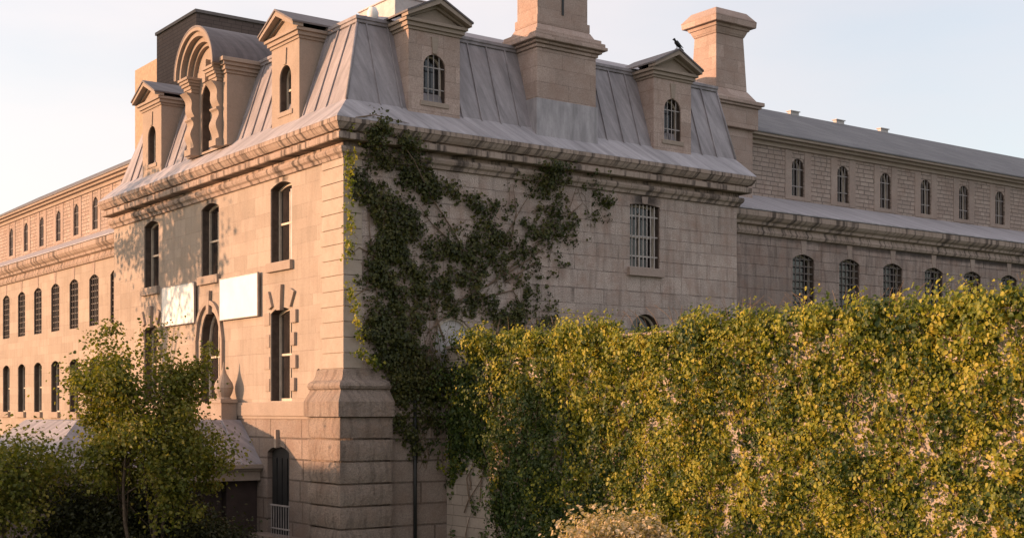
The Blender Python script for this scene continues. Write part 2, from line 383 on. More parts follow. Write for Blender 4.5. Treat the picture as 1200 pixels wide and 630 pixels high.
# ------------------------------------------------------------------ the main stone building
LX, LY = 17.0, 20.0                    # length of the shaded side, length of the sunlit front
hall = thing('stone_building', 'two storey limestone building on the corner with mansard roof, dormers and tall chimneys', 'building')
Wc = (4.25, 10.0, 15.75)
ups = [arch_outline(c - .78, c + .78, 9.9, 12.55, ('seg', .16)) for c in Wc]
lows = [arch_outline(Wc[0] - .78, Wc[0] + .78, 5.3, 8.4, ('seg', .18)), arch_outline(9.15, 10.85, 5.3, 8.6, ('pt', 1.05)), arch_outline(Wc[2] - .78, Wc[2] + .78, 5.3, 8.4, ('seg', .18))]
wall('L', 0, [(0, 4.8), (LY, 4.8), (LY, 13.0), (0, 13.0)], ups + lows, .45).build('wall', M['ashlar_front'], hall)
doorh = [arch_outline(c - .80, c + .80, .7, 3.8, ('seg', .2)) for c in (4.3, 15.7)]
wall('L', -.08, [(-.08, 0), (LY, 0), (LY, 4.8), (-.08, 4.8)], doorh, .6).build('base_wall', M['rustic'], hall)
RWh = [arch_outline(c - .72, c + .72, 10.1, 12.4, ('seg', .05)) for c in (12.32,)]
RLh = [arch_outline(12.35 - .75, 12.35 + .75, 5.4, 8.45, 'round'), arch_outline(4.05 - .74, 4.05 + .74, 5.2, 7.98, 'round')]
wall('R', 0, [(0, 4.8), (LX, 4.8), (LX, 13.0), (0, 13.0)], RWh + RLh, .45).build('wall', M['ashlar_side'], hall)
wall('R', -.08, [(-.08, 0), (LX, 0), (LX, 4.8), (-.08, 4.8)], [], .4).build('base_wall', M['rustic'], hall)
b = MB(); b.box(LX - .02, LX, .02, LY, 0, 13.0); b.build('wall', M['ashlar_side'], hall)
b = MB(); b.box(.02, LX, LY - .02, LY, 0, 13.0); b.build('wall', M['ashlar_side'], hall)
b = MB(); b.box(.6, LX - .1, .6, LY - .1, .05, 13.2); b.build('interior', M['darkroom'], hall)
up_w = []
for i, c in enumerate(Wc):
    up_w.append(window(hall, 'L', 0, c - .78, c + .78, 9.9, 12.55, ('seg', .16), depth=.40, blind=(i == 0), fr=.09))
low_w = []; doors = []
low_w.append(window(hall, 'L', 0, Wc[0] - .78, Wc[0] + .78, 5.3, 8.4, ('seg', .18), sill=False, depth=.42, fr=.09))
low_w.append(window(hall, 'L', 0, Wc[2] - .78, Wc[2] + .78, 5.3, 8.4, ('seg', .18), sill=False, depth=.42, fr=.09))
low_w.append(window(hall, 'L', 0, 9.15, 10.85, 5.3, 8.6, ('pt', 1.05), sill=False, depth=.42, fr=.12))
for c in (4.3, 15.7):
    dm = MB(); dm.prism(arch_outline(c - .8, c + .8, .7, 3.8, ('seg', .2)), lambda u, v, a: P('L', u, a, v), .10, .16)
    for k in range(4): fbox(dm, 'L', c - .72 + k * .38, c - .42 + k * .38, .07, .102, .9, 3.4)
    do = dm.build('door', M['iron'], hall); doors.append(do)
    hb = MB(); hb.tube([(.05, c - .55, 1.75), (.05, c - .55, 2.0)], .02); hb.build('handle', M['grey_bar'], do)
side_w = window(hall, 'R', 0, 12.32 - .72, 12.32 + .72, 10.1, 12.4, ('seg', .05), bars=(7, 3, .024, M['white_bar'], .10), depth=.42, blind=False, fr=.08, sill_mat=M['jamb'])
window(hall, 'R', 0, 12.35 - .75, 12.35 + .75, 5.4, 8.45, 'round', sill=False)
window(hall, 'R', 0, 4.05 - .74, 4.05 + .74, 5.2, 7.98, 'round', sill=False, sash=False, pane_mat=M['blind'], depth=.16, shade_lining=False)

# keystones, the stones round the lower windows, the hood over the middle one
def key_part(parent, *a, mat='trim'):
    k_ = MB(); keystone(k_, *a); k_.build('keystone', M[mat], parent, bevel=.01)
for c, w_ in zip(Wc, up_w): key_part(w_, 'L', 0, c, 12.56, 12.86, .12, .16, .012)
for c, w_ in ((Wc[0], low_w[0]), (Wc[2], low_w[1])): key_part(w_, 'L', 0, c, 8.30, 9.15, .13, .2, .12)
for c, w_ in zip((4.3, 15.7), doors): key_part(w_, 'L', -.08, c, 3.75, 4.35, .08, .05, .12)
key_part(low_w[2], 'L', 0, 10, 8.5, 9.35, .1, .16, .12)
key_part(side_w, 'R', 0, 12.32, 12.41, 12.68, .12, .16, .015, mat='jamb')
for c, w_ in ((Wc[0], low_w[0]), (Wc[2], low_w[1])):
    for sg in (-1, 1):
        for k in range(4):
            gb = MB(); fbox(gb, 'L', c + sg * .82, c + sg * (1.22 if k % 2 else 1.12), -.10 if sg < 0 else -.03, .02, 5.62 + k * .74, 6.05 + k * .74)
            gb.build('surround_block', M['trim'], w_, bevel=.015)
        gb = MB(); gb.prism([(c + sg * .55, 8.45), (c + sg * .78, 8.36), (c + sg * 1.08, 8.86), (c + sg * .80, 8.98)], lambda u, v, a: P('L', u, a, v), -.09, .02)
        gb.build('surround_block', M['trim'], w_, bevel=.015)
hm = MB()
for t in range(18):
    def hp(i):
        o = arch_outline(9.15, 10.85, 5.3, 8.6, ('pt', 1.05))[2:]
        s, z = o[0], o[-1]
        q = (o[i][0] - 10, o[i][1] - 7.55); l = math.hypot(*q) or 1
        return o[i], (q[0] / l, q[1] / l)
    if t >= 14: break
    (a, na), (b_, nb) = hp(t), hp(t + 1)
    hm.prism([(a[0] + na[0] * .24, a[1] + na[1] * .24), (a[0] + na[0] * .4, a[1] + na[1] * .4), (b_[0] + nb[0] * .4, b_[1] + nb[1] * .4), (b_[0] + nb[0] * .24, b_[1] + nb[1] * .24)],
             lambda u, v, a: P('L', u, a, v), -.11, .02)
for sg in (-1, 1): fbox(hm, 'L', 10 + sg * 1.09, 10 + sg * 1.25, -.11, .02, 5.3, 7.54)
hm.build('hood_mould', M['trim'], hall)

# quoins at the corner
q = MB()
for k in range(16):
    z0 = 5.32 + k * .477
    ll, rr = (1.45, .62) if k % 2 == 0 else (1.35, .62)
    q.prism([(-.045, -.045), (rr, -.045), (rr, .03), (.03, .03), (.03, ll), (-.045, ll)], lambda u, v, a: (u, v, a), z0 + .012, z0 + .477 - .012)
q.build('quoin', M['quoin'], hall, bevel=.018)
# corner pier: rock-faced courses under a rolled cap
pr = MB()
rng = np.random.default_rng(3)
def rock_block(mb, x0, x1, y0, y1, z0, z1, amp=.035, step=.16):
    """a rock-faced block: the two outer faces are pushed about"""
    nx, ny, nz = max(2, int((x1 - x0) / step)), max(2, int((y1 - y0) / step)), max(3, int((z1 - z0) / step))
    def face(o, u, v, nu, nv, nrm):
        vs = []
        for i in range(nu + 1):
            for j in range(nv + 1):
                e = min(i, nu - i, j, nv - j)
                k = (0 if e == 0 else .6 if e == 1 else 1) * (.03 + amp * rng.random())
                vs.append([o[a] + u[a] * i / nu + v[a] * j / nv + nrm[a] * k for a in range(3)])
        mb.add(vs, [(i * (nv + 1) + j, (i + 1) * (nv + 1) + j, (i + 1) * (nv + 1) + j + 1, i * (nv + 1) + j + 1) for i in range(nu) for j in range(nv)])
    face((x0, y0, z0), (0, y1 - y0, 0), (0, 0, z1 - z0), ny, nz, (-1, 0, 0))
    face((x0, y0, z0), (x1 - x0, 0, 0), (0, 0, z1 - z0), nx, nz, (0, -1, 0))
    face((x1, y0, z0), (0, y1 - y0, 0), (0, 0, z1 - z0), ny, nz, (.3, 0, 0))
    face((x0, y1, z0), (x1 - x0, 0, 0), (0, 0, z1 - z0), nx, nz, (0, .3, 0))
    mb.add([(x0, y0, z0), (x1, y0, z0), (x1, y1, z0), (x0, y1, z0)], [(0, 1, 2, 3)]); mb.add([(x0, y0, z1), (x1, y0, z1), (x1, y1, z1), (x0, y1, z1)], [(0, 1, 2, 3)])
for k in range(7):
    z0 = k * .685; j = .03 * (k % 2)
    rock_block(pr, -.30, 1.55, -.30, 1.8, z0 + .03, z0 + .655, amp=.06)
pr.box(-.20, 1.5, -.20, 1.75, 0, 4.8)
pr.build('corner_pier', M['rock'], hall, smooth=True, recalc=False)
cap = MB()
capp = [(.20, 4.76), (.42, 4.80), (.42, 5.26), (.40, 5.30), (.36, 5.38), (.27, 5.55), (.24, 5.62), (.30, 5.66), (.33, 5.74), (.30, 5.83), (.24, 5.88), (.16, 5.92), (.10, 6.05), (.06, 6.25), (-.1, 6.3)]
cap.add([p for o, z in capp for p in ((1.42 + o * .4, -o, z), (1.42 + o * .4, .1, z))][:0] or [], [])
cap2 = ring_sweep(capp, lambda o: [(-.05, 1.62 + o * .5), (-o, 1.62 + o * .5), (-o, -o), (1.35 + o * .5, -o), (1.35 + o * .5, -.02)])
cap2.build('pier_cap', M['rock'], hall, smooth=False, bevel=0)

# string course on the front, weathered
sc_ = MB(); fbox(sc_, 'L', 1.83, LY, -.16, .02, 4.80, 5.26); fbox(sc_, 'L', 1.83, LY, -.12, .02, 4.70, 4.80); sc_.build('string_course', M['trim'], hall, bevel=.02)
sc_ = MB(); fbox(sc_, 'R', 1.63, LX, -.14, .02, 4.80, 5.24); sc_.build('string_course', M['ashlar_side'], hall, bevel=.02)

# cornice
def ring(o): return [(-o, LY + o), (-o, -o), (LX + o, -o), (LX + o, LY + o), (-o, LY + o)]
cp = [(0, 12.70), (.08, 12.72), (.11, 12.82), (.18, 12.88), (.21, 12.97), (.19, 13.05), (.06, 13.07), (.05, 13.20), (.37, 13.215), (.40, 13.24), (.40, 13.42), (.30, 13.44), (.29, 13.485), (.39, 13.50), (.45, 13.58), (.50, 13.68), (.53, 13.71), (.53, 13.84), (.2, 13.86)]
co = ring_sweep(cp, ring).build('cornice', M['cornice'], hall)

# mansard: skirt, steep standing-seam slope, low upper roof
def mring(o): # o: set-back; the right-hand end is nearly upright
    e = .5 - (o + .5) * .55 if o < .2 else .12 - (o - .2) * .14
    return [(o, LY - o), (o, o), (LX + e, o), (LX + e, LY - o), (o, LY - o)]
ring_sweep([(-.53, 13.845), (-.50, 13.90), (-.15, 14.24), (.20, 14.58)], mring).build('roof_skirt', M['zinc_lite'], hall, smooth=False)
MZ0, MZ1, MD0, MD1 = 14.58, 17.40, .20, 1.12
roof = ring_sweep([(MD0, MZ0), (MD1, MZ1)], mring)
def seam(mb, side, s, w_=.022, h_=.05):
    pts = []
    nrm = Vector((-(MZ1 - MZ0), (MD1 - MD0))).normalized()   # (d, z) outward
    for dz in ((MD0 - .02, MZ0 - .06), (MD1, MZ1)):
        for ds in (-w_, w_):
            for k in (0.0, 1.0):
                pts.append(P(side, s + ds, dz[0] + nrm.x * h_ * k, dz[1] + nrm.y * h_ * k))
    mb.hull8([pts[0], pts[2], pts[3], pts[1], pts[4], pts[6], pts[7], pts[5]])
for k in range(24): 
    s = 1.45 + k * .775
    if s < 18.6: seam(roof, 'L', s)
for k in range(20):
    s = 1.40 + k * .775
    if s < 16.9: seam(roof, 'R', s)
rf = roof.build('mansard_roof', M['zinc'], hall)
rr_ = MB()
rr_.tube([(MD0 - .02, MD0 - .02, MZ0), (MD1, MD1, MZ1)], .05); rr_.build('hip_roll', M['zinc'], rf, smooth=True); rr_ = MB(); rr_.tube([(LX + .12, MD0 - .02, MZ0), (LX - .01, MD1, MZ1)], .045)
rr_.build('hip_roll', M['zinc'], rf, smooth=True)
ring_sweep([(MD1 - .06, 17.28), (MD1 - .09, 17.30), (MD1 - .09, 17.38), (MD1 - .13, 17.40), (MD1 - .13, 17.50), (MD1 + .1, 17.53)], mring).build('roof_curb', M['zinc'], rf)
ring_sweep([(MD1 - .02, 17.52), (4.2, 18.72)], mring).build('upper_roof', M['zinc'], rf)
t_ = MB(); t_.add([(x, y, 18.72) for x, y in mring(4.2)[:4]], [(0, 1, 2, 3)]); t_.build('upper_roof', M['slate'], rf)
vb = MB(); vb.box(4.25, 6.6, 4.0, 6.5, 18.2, 19.42); vb.box(4.2, 6.65, 3.95, 6.55, 19.42, 19.47); vb.build('roof_hatch', M['blind'], rf, bevel=.02)
vb = MB(); vb.lathe([(.17, 17.45), (.19, 17.75), (.12, 17.9), (.02, 17.93)], 1.75, 1.25); vb.build('roof_vent', M['board'], rf, smooth=True)

# chimneys (parts of the roof)
def chimney_big(zt):
    mb = MB()
    mb.box(7.38, 9.98, -.06, 1.55, 13.98, 17.28)
    for o, z0, z1 in ((.06, 17.28, 17.40), (.16, 17.40, 17.50), (.30, 17.50, 17.62), (.24, 17.62, 17.75), (.14, 17.75, 17.88)):
        mb.box(7.38 - o, 9.98 + o, -.06 - o, 1.55 + o, z0, z1)
    mb.hull8([(7.38, -.06, 17.88), (9.98, -.06, 17.88), (9.98, 1.55, 17.88), (7.38, 1.55, 17.88), (7.52, .1, 18.15), (9.84, .1, 18.15), (9.84, 1.4, 18.15), (7.52, 1.4, 18.15)])
    mb.box(7.52, 9.84, .1, 1.4, 18.15, 18.45)
    mb.box(7.58, 9.78, .16, 1.34, 18.45, 20.2)
    for o, z0, z1 in ((.05, 20.2, 20.35), (.2, 20.35, 20.5), (.34, 20.5, 20.68), (.22, 20.68, 20.85)): mb.box(7.58 - o, 9.78 + o, .16 - o, 1.34 + o, z0, z1)
    ch = mb.build('chimney', M['chimney'], hall, bevel=.025)
    cl = MB(); cl.box(7.33, 10.03, -.11, 1.2, 13.9, 15.55); cl.build('lead_apron', M['zinc_lite'], ch, bevel=.01)
    gv = MB(); gv.box(8.62, 8.70, .13, .17, 18.6, 20.1); gv.build('groove', M['iron'], ch)
chimney_big(21)

# dormers
def dormer(side, c, hw=.98, dd=.08, win=(.42, 14.88, 16.4), bars=None):
    f = wall(side, dd, [(c - hw, 14.42), (c + hw, 14.42), (c + hw, 17.2), (c - hw, 17.2)], [arch_outline(c - win[0], c + win[0], win[1], win[2], 'round')], .4)
    for sg in (-1, 1):                                     # cheeks
        a = c + sg * hw; f.add([P(side, a, dd, 14.42), P(side, a, 1.4, 14.42), P(side, a, 1.4, 17.2), P(side, a, dd, 17.2)], [(0, 1, 2, 3)])
    ro = f.build('dormer', M['chimney'] if side == 'R' else M['trim'], hall)
    tr = MB()
    for o, z0, z1 in ((.05, 17.08, 17.17), (.12, 17.17, 17.30), (.20, 17.30, 17.40)):
        fbox(tr, side, c - hw - o, c + hw + o, dd - o, 1.5, z0, z1)
    e = hw + .2; ap = 18.02
    tr.prism([(c - e + .18, 17.40), (c + e - .18, 17.40), (c, ap - .10)], lambda u, v, a: P(side, u, a, v), dd - .02, 1.6)
    tr.build('entablature', M['trim'], ro, bevel=.008)
    rk = MB()
    for sg in (-1, 1):
        rk.prism([(c + sg * (e + .04), 17.40), (c + sg * (e + .04), 17.52), (c, ap + .10), (c, ap - .06)], lambda u, v, a: P(side, u, a, v), dd - .36, dd + .02)
        rk.prism([(c + sg * (e - .10), 17.402), (c + sg * (e - .02), 17.46), (c, ap - .062), (c, ap - .17)], lambda u, v, a: P(side, u, a, v), dd - .12, dd + .01)
    rk.build('pediment', M['trim'], ro)
    rt = MB()
    for sg in (-1, 1):
        rt.prism([(c + sg * (e + .08), 17.50), (c + sg * (e + .08), 17.56), (c, ap + .17), (c, ap + .105)], lambda u, v, a: P(side, u, a, v), dd - .40, 2.2)
    rt.build('dormer_roof', M['dark_sheet'], ro)
    window(ro, side, dd, c - win[0], c + win[0], win[1], win[2], 'round', bars=bars, sash=not bars, sill=False, depth=.36, fr=.06, name='window')
    sm = MB(); fbox(sm, side, c - win[0] - .12, c + win[0] + .12, dd - .04, dd + .05, 14.72, 14.875); sm.build('sill', M['trim'], ro, bevel=.012)
    k_ = MB(); keystone(k_, side, dd, c, 16.42, 16.95, .08, .13, .04); k_.build('keystone', M['trim'], ro)
    return ro
bar3 = (3, 2, .018, M['grey_bar'], .06)
dormer('R', 3.35, bars=bar3); dormer('R', 13.75, hw=.93, bars=bar3)
dormer('L', 4.1, hw=1.0); dormer('L', 15.9, hw=1.0)

def grand_dormer(c):
    """round-arched central dormer on scrolled consoles"""
    side, dd = 'L', -.05
    f = wall(side, dd, [(c - 1.75, 14.42), (c + 1.75, 14.42), (c + 1.75, 17.5), (c - 1.75, 17.5)], [arch_outline(c - .66, c + .66, 14.5, 17.0, 'round')], .5)
    for sg in (-1, 1):
        a = c + sg * 1.75; f.add([P(side, a, dd, 14.42), P(side, a, 1.5, 14.42), P(side, a, 1.5, 17.3), P(side, a, dd, 17.3)], [(0, 1, 2, 3)])
    ro = f.build('arched_dormer', M['trim'], hall)
    tm = MB()                                               # tympanum
    tm.prism([(c + 1.5 * math.cos(t), 17.2 + 1.45 * math.sin(t)) for t in [math.pi * i / 20 for i in range(21)]], lambda u, v, a: P(side, u, a, v), dd + .02, 1.6)
    tm.build('tympanum', M['trim'], ro)
    hd = MB()
    for r0, r1, o in ((1.10, 1.25, -.12), (1.23, 1.44, -.30), (1.42, 1.62, -.50), (1.60, 1.74, -.62)):
        for i in range(24):
            t0, t1 = math.pi * (i / 24), math.pi * ((i + 1) / 24)
            hd.prism([(c + r0 * math.cos(t0), 17.25 + r0 * math.sin(t0) * .92), (c + r1 * math.cos(t0), 17.25 + r1 * math.sin(t0) * .92), (c + r1 * math.cos(t1), 17.25 + r1 * math.sin(t1) * .92), (c + r0 * math.cos(t1), 17.25 + r0 * math.sin(t1) * .92)],
                     lambda u, v, a: P(side, u, a, v), dd + o, dd + .1)
    hd.build('arch_hood', M['trim'], ro)
    rt = MB()
    k = 24; r = 1.77
    rt.prism([(c + r * math.cos(math.pi * i / k), 17.28 + r * .92 * math.sin(math.pi * i / k)) for i in range(k + 1)] + [(c + (r - .05) * math.cos(math.pi * i / k), 17.26 + (r - .05) * .92 * math.sin(math.pi * i / k)) for i in range(k, -1, -1)],
             lambda u, v, a: P(side, u, a, v), dd - .63, 2.6)
    rt.build('dormer_roof', M['dark_sheet'], ro)
    for sg in (-1, 1):
        en = MB(); s0, s1 = c + sg * .84, c + sg * 1.42
        for o, z0, z1 in ((.0, 16.72, 16.84), (.05, 16.84, 16.96), (.12, 16.96, 17.06), (.18, 17.06, 17.16), (.24, 17.16, 17.26)):
            fbox(en, side, s0 - sg * o * .6, s1 + sg * o * .6, dd - .32 - o, dd + .05, z0, z1)
        en.build('entablature', M['trim'], ro, bevel=.01)
        # scroll: an S-shaped side profile
        prof = []
        for i in range(41):
            t = i / 40; z = 14.42 + (16.70 - 14.42) * t
            if t > .62:   k = (t - .62) / .38; d = .20 + .34 * k ** 1.6 + .07 * math.sin(k * math.pi * 2)
            elif t > .56: d = .34
            elif t > .12: k = (t - .12) / .44; d = .24 + .14 * math.sin(k * math.pi * 1.15) ** 2 * (.4 + k)
            else: d = .36
            prof.append((-max(.18, d), z))
        prof += [(.04, 16.70), (.04, 14.42)]
        cn = MB(); cn.prism(prof, lambda u, v, a: P(side, a, dd + u, v), min(s0, s1), max(s0, s1)); cn.build('scroll_console', M['trim'], ro)
        # outer corner block with its own little entablature
        ob = MB(); t0, t1 = c + sg * 1.46, c + sg * 1.80
        fbox(ob, side, t0, t1, dd - .10, 1.45, 14.42, 16.95)
        for o, z0, z1 in ((.05, 16.95, 17.06), (.12, 17.06, 17.2), (.20, 17.2, 17.32), (.28, 17.32, 17.46)): fbox(ob, side, t0, t1 + sg * o, dd - .10 - o, 1.5, z0, z1)
        ob.build('corner_pilaster', M['trim'], ro, bevel=.01)
    window(ro, side, dd, c - .66, c + .66, 14.5, 17.0, 'round', sill=False, depth=.46, fr=.08)
    k_ = MB(); keystone(k_, side, dd, c, 16.95, 17.75, .12, .2, .2); k_.build('keystone', M['trim'], ro)
    return ro
grand_dormer(10.0)

# ------------------------------------------------------------------ lower wings with barred windows
def wing(side, s0, s1, label, front_mat, rub_mat, cs, cs2):
    t = thing('cell_block', label, 'building', P(side, (s0 + s1) / 2, 1.5, 0), 'lower wings of the stone building')
    q_ = 1.5
    lo = [arch_outline(c - .66, c + .66, 9.0, 11.42, ('seg', .2)) for c in cs]
    lo2 = [arch_outline(c - .66, c + .66, 4.9, 7.5, ('seg', .2)) for c in cs] if side == 'L' else []
    wall(side, q_, [(s0, 0), (s1, 0), (s1, 12.2), (s0, 12.2)], lo + lo2, .4).build('wall', front_mat, t)
    for c in cs:
        w_ = window(t, side, q_, c - .66, c + .66, 9.0, 11.42, ('seg', .2), bars=(4, 8, .022, M['dark_bar'], .08), sash=False, sill=False)
        key_part(w_, side, q_, c, 11.43, 12.0, .11, .18, .02, mat='jamb')
    for c in (cs if lo2 else ()): window(t, side, q_, c - .66, c + .66, 4.9, 7.5, ('seg', .2), sash=True, sill=True)
    mb = MB()
    pf = [(0, 12.0), (.10, 12.03), (.14, 12.15), (.10, 12.24), (.08, 12.36), (.22, 12.42), (.24, 12.52), (.34, 12.60), (.42, 12.72), (.42, 12.93), (.1, 12.95)]
    mb.prism([(q_ - o, z) for o, z in pf] + [(q_ + .1, 12.95), (q_ + .1, 12.0)], lambda u, v, a: P(side, a, u, v), s0, s1); mb.build('cornice', M['cornice'], t)
    mb = MB(); mb.prism([(q_ - .44, 12.955), (q_ - .44, 13.0), (3.02, 13.96), (3.02, 12.955)], lambda u, v, a: P(side, a, u, v), s0, s1); mb.build('roof_skirt', M['zinc_lite'], t)
    up = [arch_outline(c - .38, c + .38, 14.15, 15.76, 'round') for c in cs2]
    wall(side, 3.0, [(s0, 13.5), (s1, 13.5), (s1, 16.4), (s0, 16.4)], up, .35).build('wall', rub_mat, t)
    for c in cs2:
        w_ = window(t, side, 3.0, c - .38, c + .38, 14.15, 15.76, 'round', bars=(3, 2, .018, M['grey_bar'], .07), sash=False, sill=False)
        for sg in (-1, 1):
            mb = MB(); fbox(mb, side, c + sg * .40, c + sg * .82, 2.975, 3.02, 13.98, 16.09); mb.build('jamb', M['jamb'], w_, bevel=.01)
        mb = MB(); fbox(mb, side, c - .395, c + .395, 2.975, 3.02, 13.98, 14.13); mb.build('sill', M['jamb'], w_, bevel=.01)
    mb = MB(); fbox(mb, side, s0, s1, 2.9, 3.05, 16.1, 16.28); fbox(mb, side, s0, s1, 2.72, 3.05, 16.28, 16.4); fbox(mb, side, s0, s1, 2.55, 3.05, 16.4, 16.5); mb.build('eaves', M['trim'], t)
    mb = MB(); mb.prism([(2.5, 16.505), (2.5, 16.56), (6.5, 18.75), (10.5, 16.505)], lambda u, v, a: P(side, a, u, v), s0 + .02, s1); rf_ = mb.build('roof', M['slate'], t)
    mb = MB(); fbox(mb, side, s0 + .3, s1 - .1, 1.95, 9.8, .05, 13.4); fbox(mb, side, s0 + .3, s1 - .1, 3.4, 9.8, 13.4, 16.4); mb.build('interior', M['darkroom'], t)
    return t, rf_
cb, cbr = wing('R', LX, 52, 'lower grey limestone wing with small barred arched windows behind the leafy wall', M['wing_stone'], M['rubble'],
          [22.45 + 2.9 * i for i in range(10)], [23.8 + 2.93 * i for i in range(9)])
for xx in (27.4, 30.6, 33.9):
    mb = MB(); mb.box(xx - .28, xx + .28, 6.4, 6.6, 18.5, 18.86); mb.box(xx - .33, xx + .33, 6.35, 6.65, 18.86, 18.9); mb.build('ridge_vent', M['blind'], cbr)
wing('L', LY, 52, 'lower sunlit limestone wing at the far left end of the front', M['ashlar_front'], M['rubble'], [24.0 + 2.9 * i for i in range(9)], [25.2 + 2.93 * i for i in range(8)])

# the second chimney rises from the wing where it meets the mansard
ch2 = MB()
X0, X1, Y0, Y1 = 18.5, 20.0, 2.6, 3.8
ch2.box(18.2, 20.5, 2.5, 4.1, 13.2, 16.45)
ch2.box(18.1, 20.62, 2.3, 4.2, 16.45, 17.32)
ch2.box(18.0, 20.72, 2.2, 4.3, 17.32, 17.42); ch2.box(17.92, 20.82, 2.12, 4.4, 17.42, 17.58)
def tap(mb, a, b, z0, z1):
    mb.hull8([(X0 - a, Y0 - a, z0), (X1 + a, Y0 - a, z0), (X1 + a, Y1 + a, z0), (X0 - a, Y1 + a, z0), (X0 - b, Y0 - b, z1), (X1 + b, Y0 - b, z1), (X1 + b, Y1 + b, z1), (X0 - b, Y1 + b, z1)])
tap(ch2, .42, .14, 17.58, 18.0); tap(ch2, .13, .03, 18.0, 20.2); tap(ch2, .05, .16, 20.2, 20.45); tap(ch2, .20, .24, 20.45, 20.58); tap(ch2, .40, .42, 20.58, 20.85); tap(ch2, .40, .12, 20.85, 21.2)
ch2.build('chimney', M['chimney'], cb, bevel=.025)

# ------------------------------------------------------------------ tower block far behind
tw = thing('tower_block', 'dark brown brick tower block rising far behind the mansard roof', 'building', (30, 70, 0))
mb = MB(); mb.box(22, 46, 63.1, 71.3, 0, 36.1); mb.build('wall', M['brick_dark'], tw)
mb = MB(); mb.box(30, 44, 71.31, 84, 0, 34.9); mb.build('rear_wing', M['brick_dark'], tw)
mb = MB(); mb.box(21.88, 46.1, 62.98, 71.4, 36.1, 36.34); mb.build('parapet', M['blind'] if False else plain('tower_coping', (.16, .135, .13), .8), tw)
mb = MB(); mb.box(24, 29.9, 71.3, 81.6, 0, 35.6); mb.build('stair_tower', M['brick_tan'], tw)
for (x0, x1) in ((24.5, 26.2), (33.6, 36.5), (38, 41)):
    mb = MB(); mb.box(x0, x1, 63.02, 63.08, 32.6, 34.4); f_ = mb.build('window', M['grey_bar'], tw)
    mb = MB(); mb.box(x0 + .12, x1 - .12, 62.99, 63.015, 32.72, 34.28); mb.build('pane', M['glass'], f_)
mb = MB(); mb.box(21.93, 21.98, 63.6, 64.5, 32.3, 34.6); f_ = mb.build('window', M['grey_bar'], tw)
mb = MB(); mb.box(21.90, 21.928, 63.72, 64.38, 32.4, 34.5); mb.build('pane', M['glass'], f_)
mb = MB(); mb.box(27.5, 33, 63.0, 63.08, 33.2, 34.6); mb.build('louvre', M['iron'], tw)

t2 = thing('tower_block', 'unseen brown brick tower added left of the view to shade the first', 'building', (2.5, 77.5, 0))  # unseen tower, added only to shade the sunward face of the first
mb = MB(); mb.box(0, 5, 73, 82.4, 0, 39.5); mb.build('wall', M['brick_dark'], t2)
mb = MB(); mb.box(-.1, 5.1, 72.9, 82.5, 39.5, 39.9); mb.build('parapet', M['brick_tan'], t2)
for zz in range(6, 38, 4):
    for yy in (74.5, 78, 80.6):
        mb = MB(); mb.box(-.06, .02, yy, yy + 1.2, zz, zz + 1.8); mb.build('window', M['glass'], t2)
# ------------------------------------------------------------------ entrance porch in front of the sunlit side
po = thing('entrance_porch', 'single storey stone entrance porch with sloping lead roof and two onion finials', 'porch', (-3.5, 10, 0))
Y0p, Y1p, Xp = 5.5, 14.5, -7.5
pb = plain('porch_brick', (.05, .034, .03), .9)
mb = MB(); mb.box(Xp + .5, Xp + .9, Y0p + .4, Y1p - .4, 0, 2.62); mb.build('wall', pb, po)
mb = MB(); mb.box(-5.2, -1.2, Y0p + .8, Y0p + .9, 0, 2.6); mb.build('wall', pb, po)
for a, b_ in ((Xp + .9, -5.2), (-3.9, -2.6), (-1.2, -.09)):
    mb = MB(); mb.box(a, b_, Y0p + .4, Y0p + .795, 0, 2.62); mb.build('pier', pb, po)
    mb = MB(); mb.box(a, b_, Y1p - .8, Y1p - .4, 0, 2.62); mb.build('pier', pb, po)
mb = MB()
for o, z0, z1 in ((.12, 2.62, 2.95), (.02, 2.95, 3.03), (-.08, 3.03, 3.17)): mb.box(Xp + o, -.085, Y0p + o, Y1p - o, z0, z1)
mb.build('cornice', M['trim'], po, bevel=.012)
mb = MB()
mb.hull8([(Xp - .02, Y0p - .03, 3.175), (-.085, Y0p - .03, 3.175), (-.085, Y1p + .03, 3.175), (Xp - .02, Y1p + .03, 3.175), (Xp + 1.7, Y0p + 1.7, 4.66), (-.085, Y0p + 1.7, 4.66), (-.085, Y1p - 1.7, 4.66), (Xp + 1.7, Y1p - 1.7, 4.66)])
for k in range(8):
    x = -.8 - k * .75
    if x > Xp + 1.6: mb.tube([(x, Y0p - .02, 3.2), (x, Y0p + 1.68, 4.67)], .03, 5)
mb.build('roof', M['zinc'], po)
for yy in (7.75, 12.1):
    mb = MB(); mb.box(-.75, -.17, yy - .42, yy + .42, 4.66, 5.25); mb.box(-.8, -.17, yy - .48, yy + .48, 5.25, 5.38)
    mb.lathe([(.28, 5.38), (.22, 5.45), (.30, 5.62), (.34, 5.78), (.30, 5.95), (.19, 6.12), (.10, 6.28), (.05, 6.45), (.015, 6.68)], -.47, yy, 16)
    mb.build('finial', M['trim'], po, smooth=False)

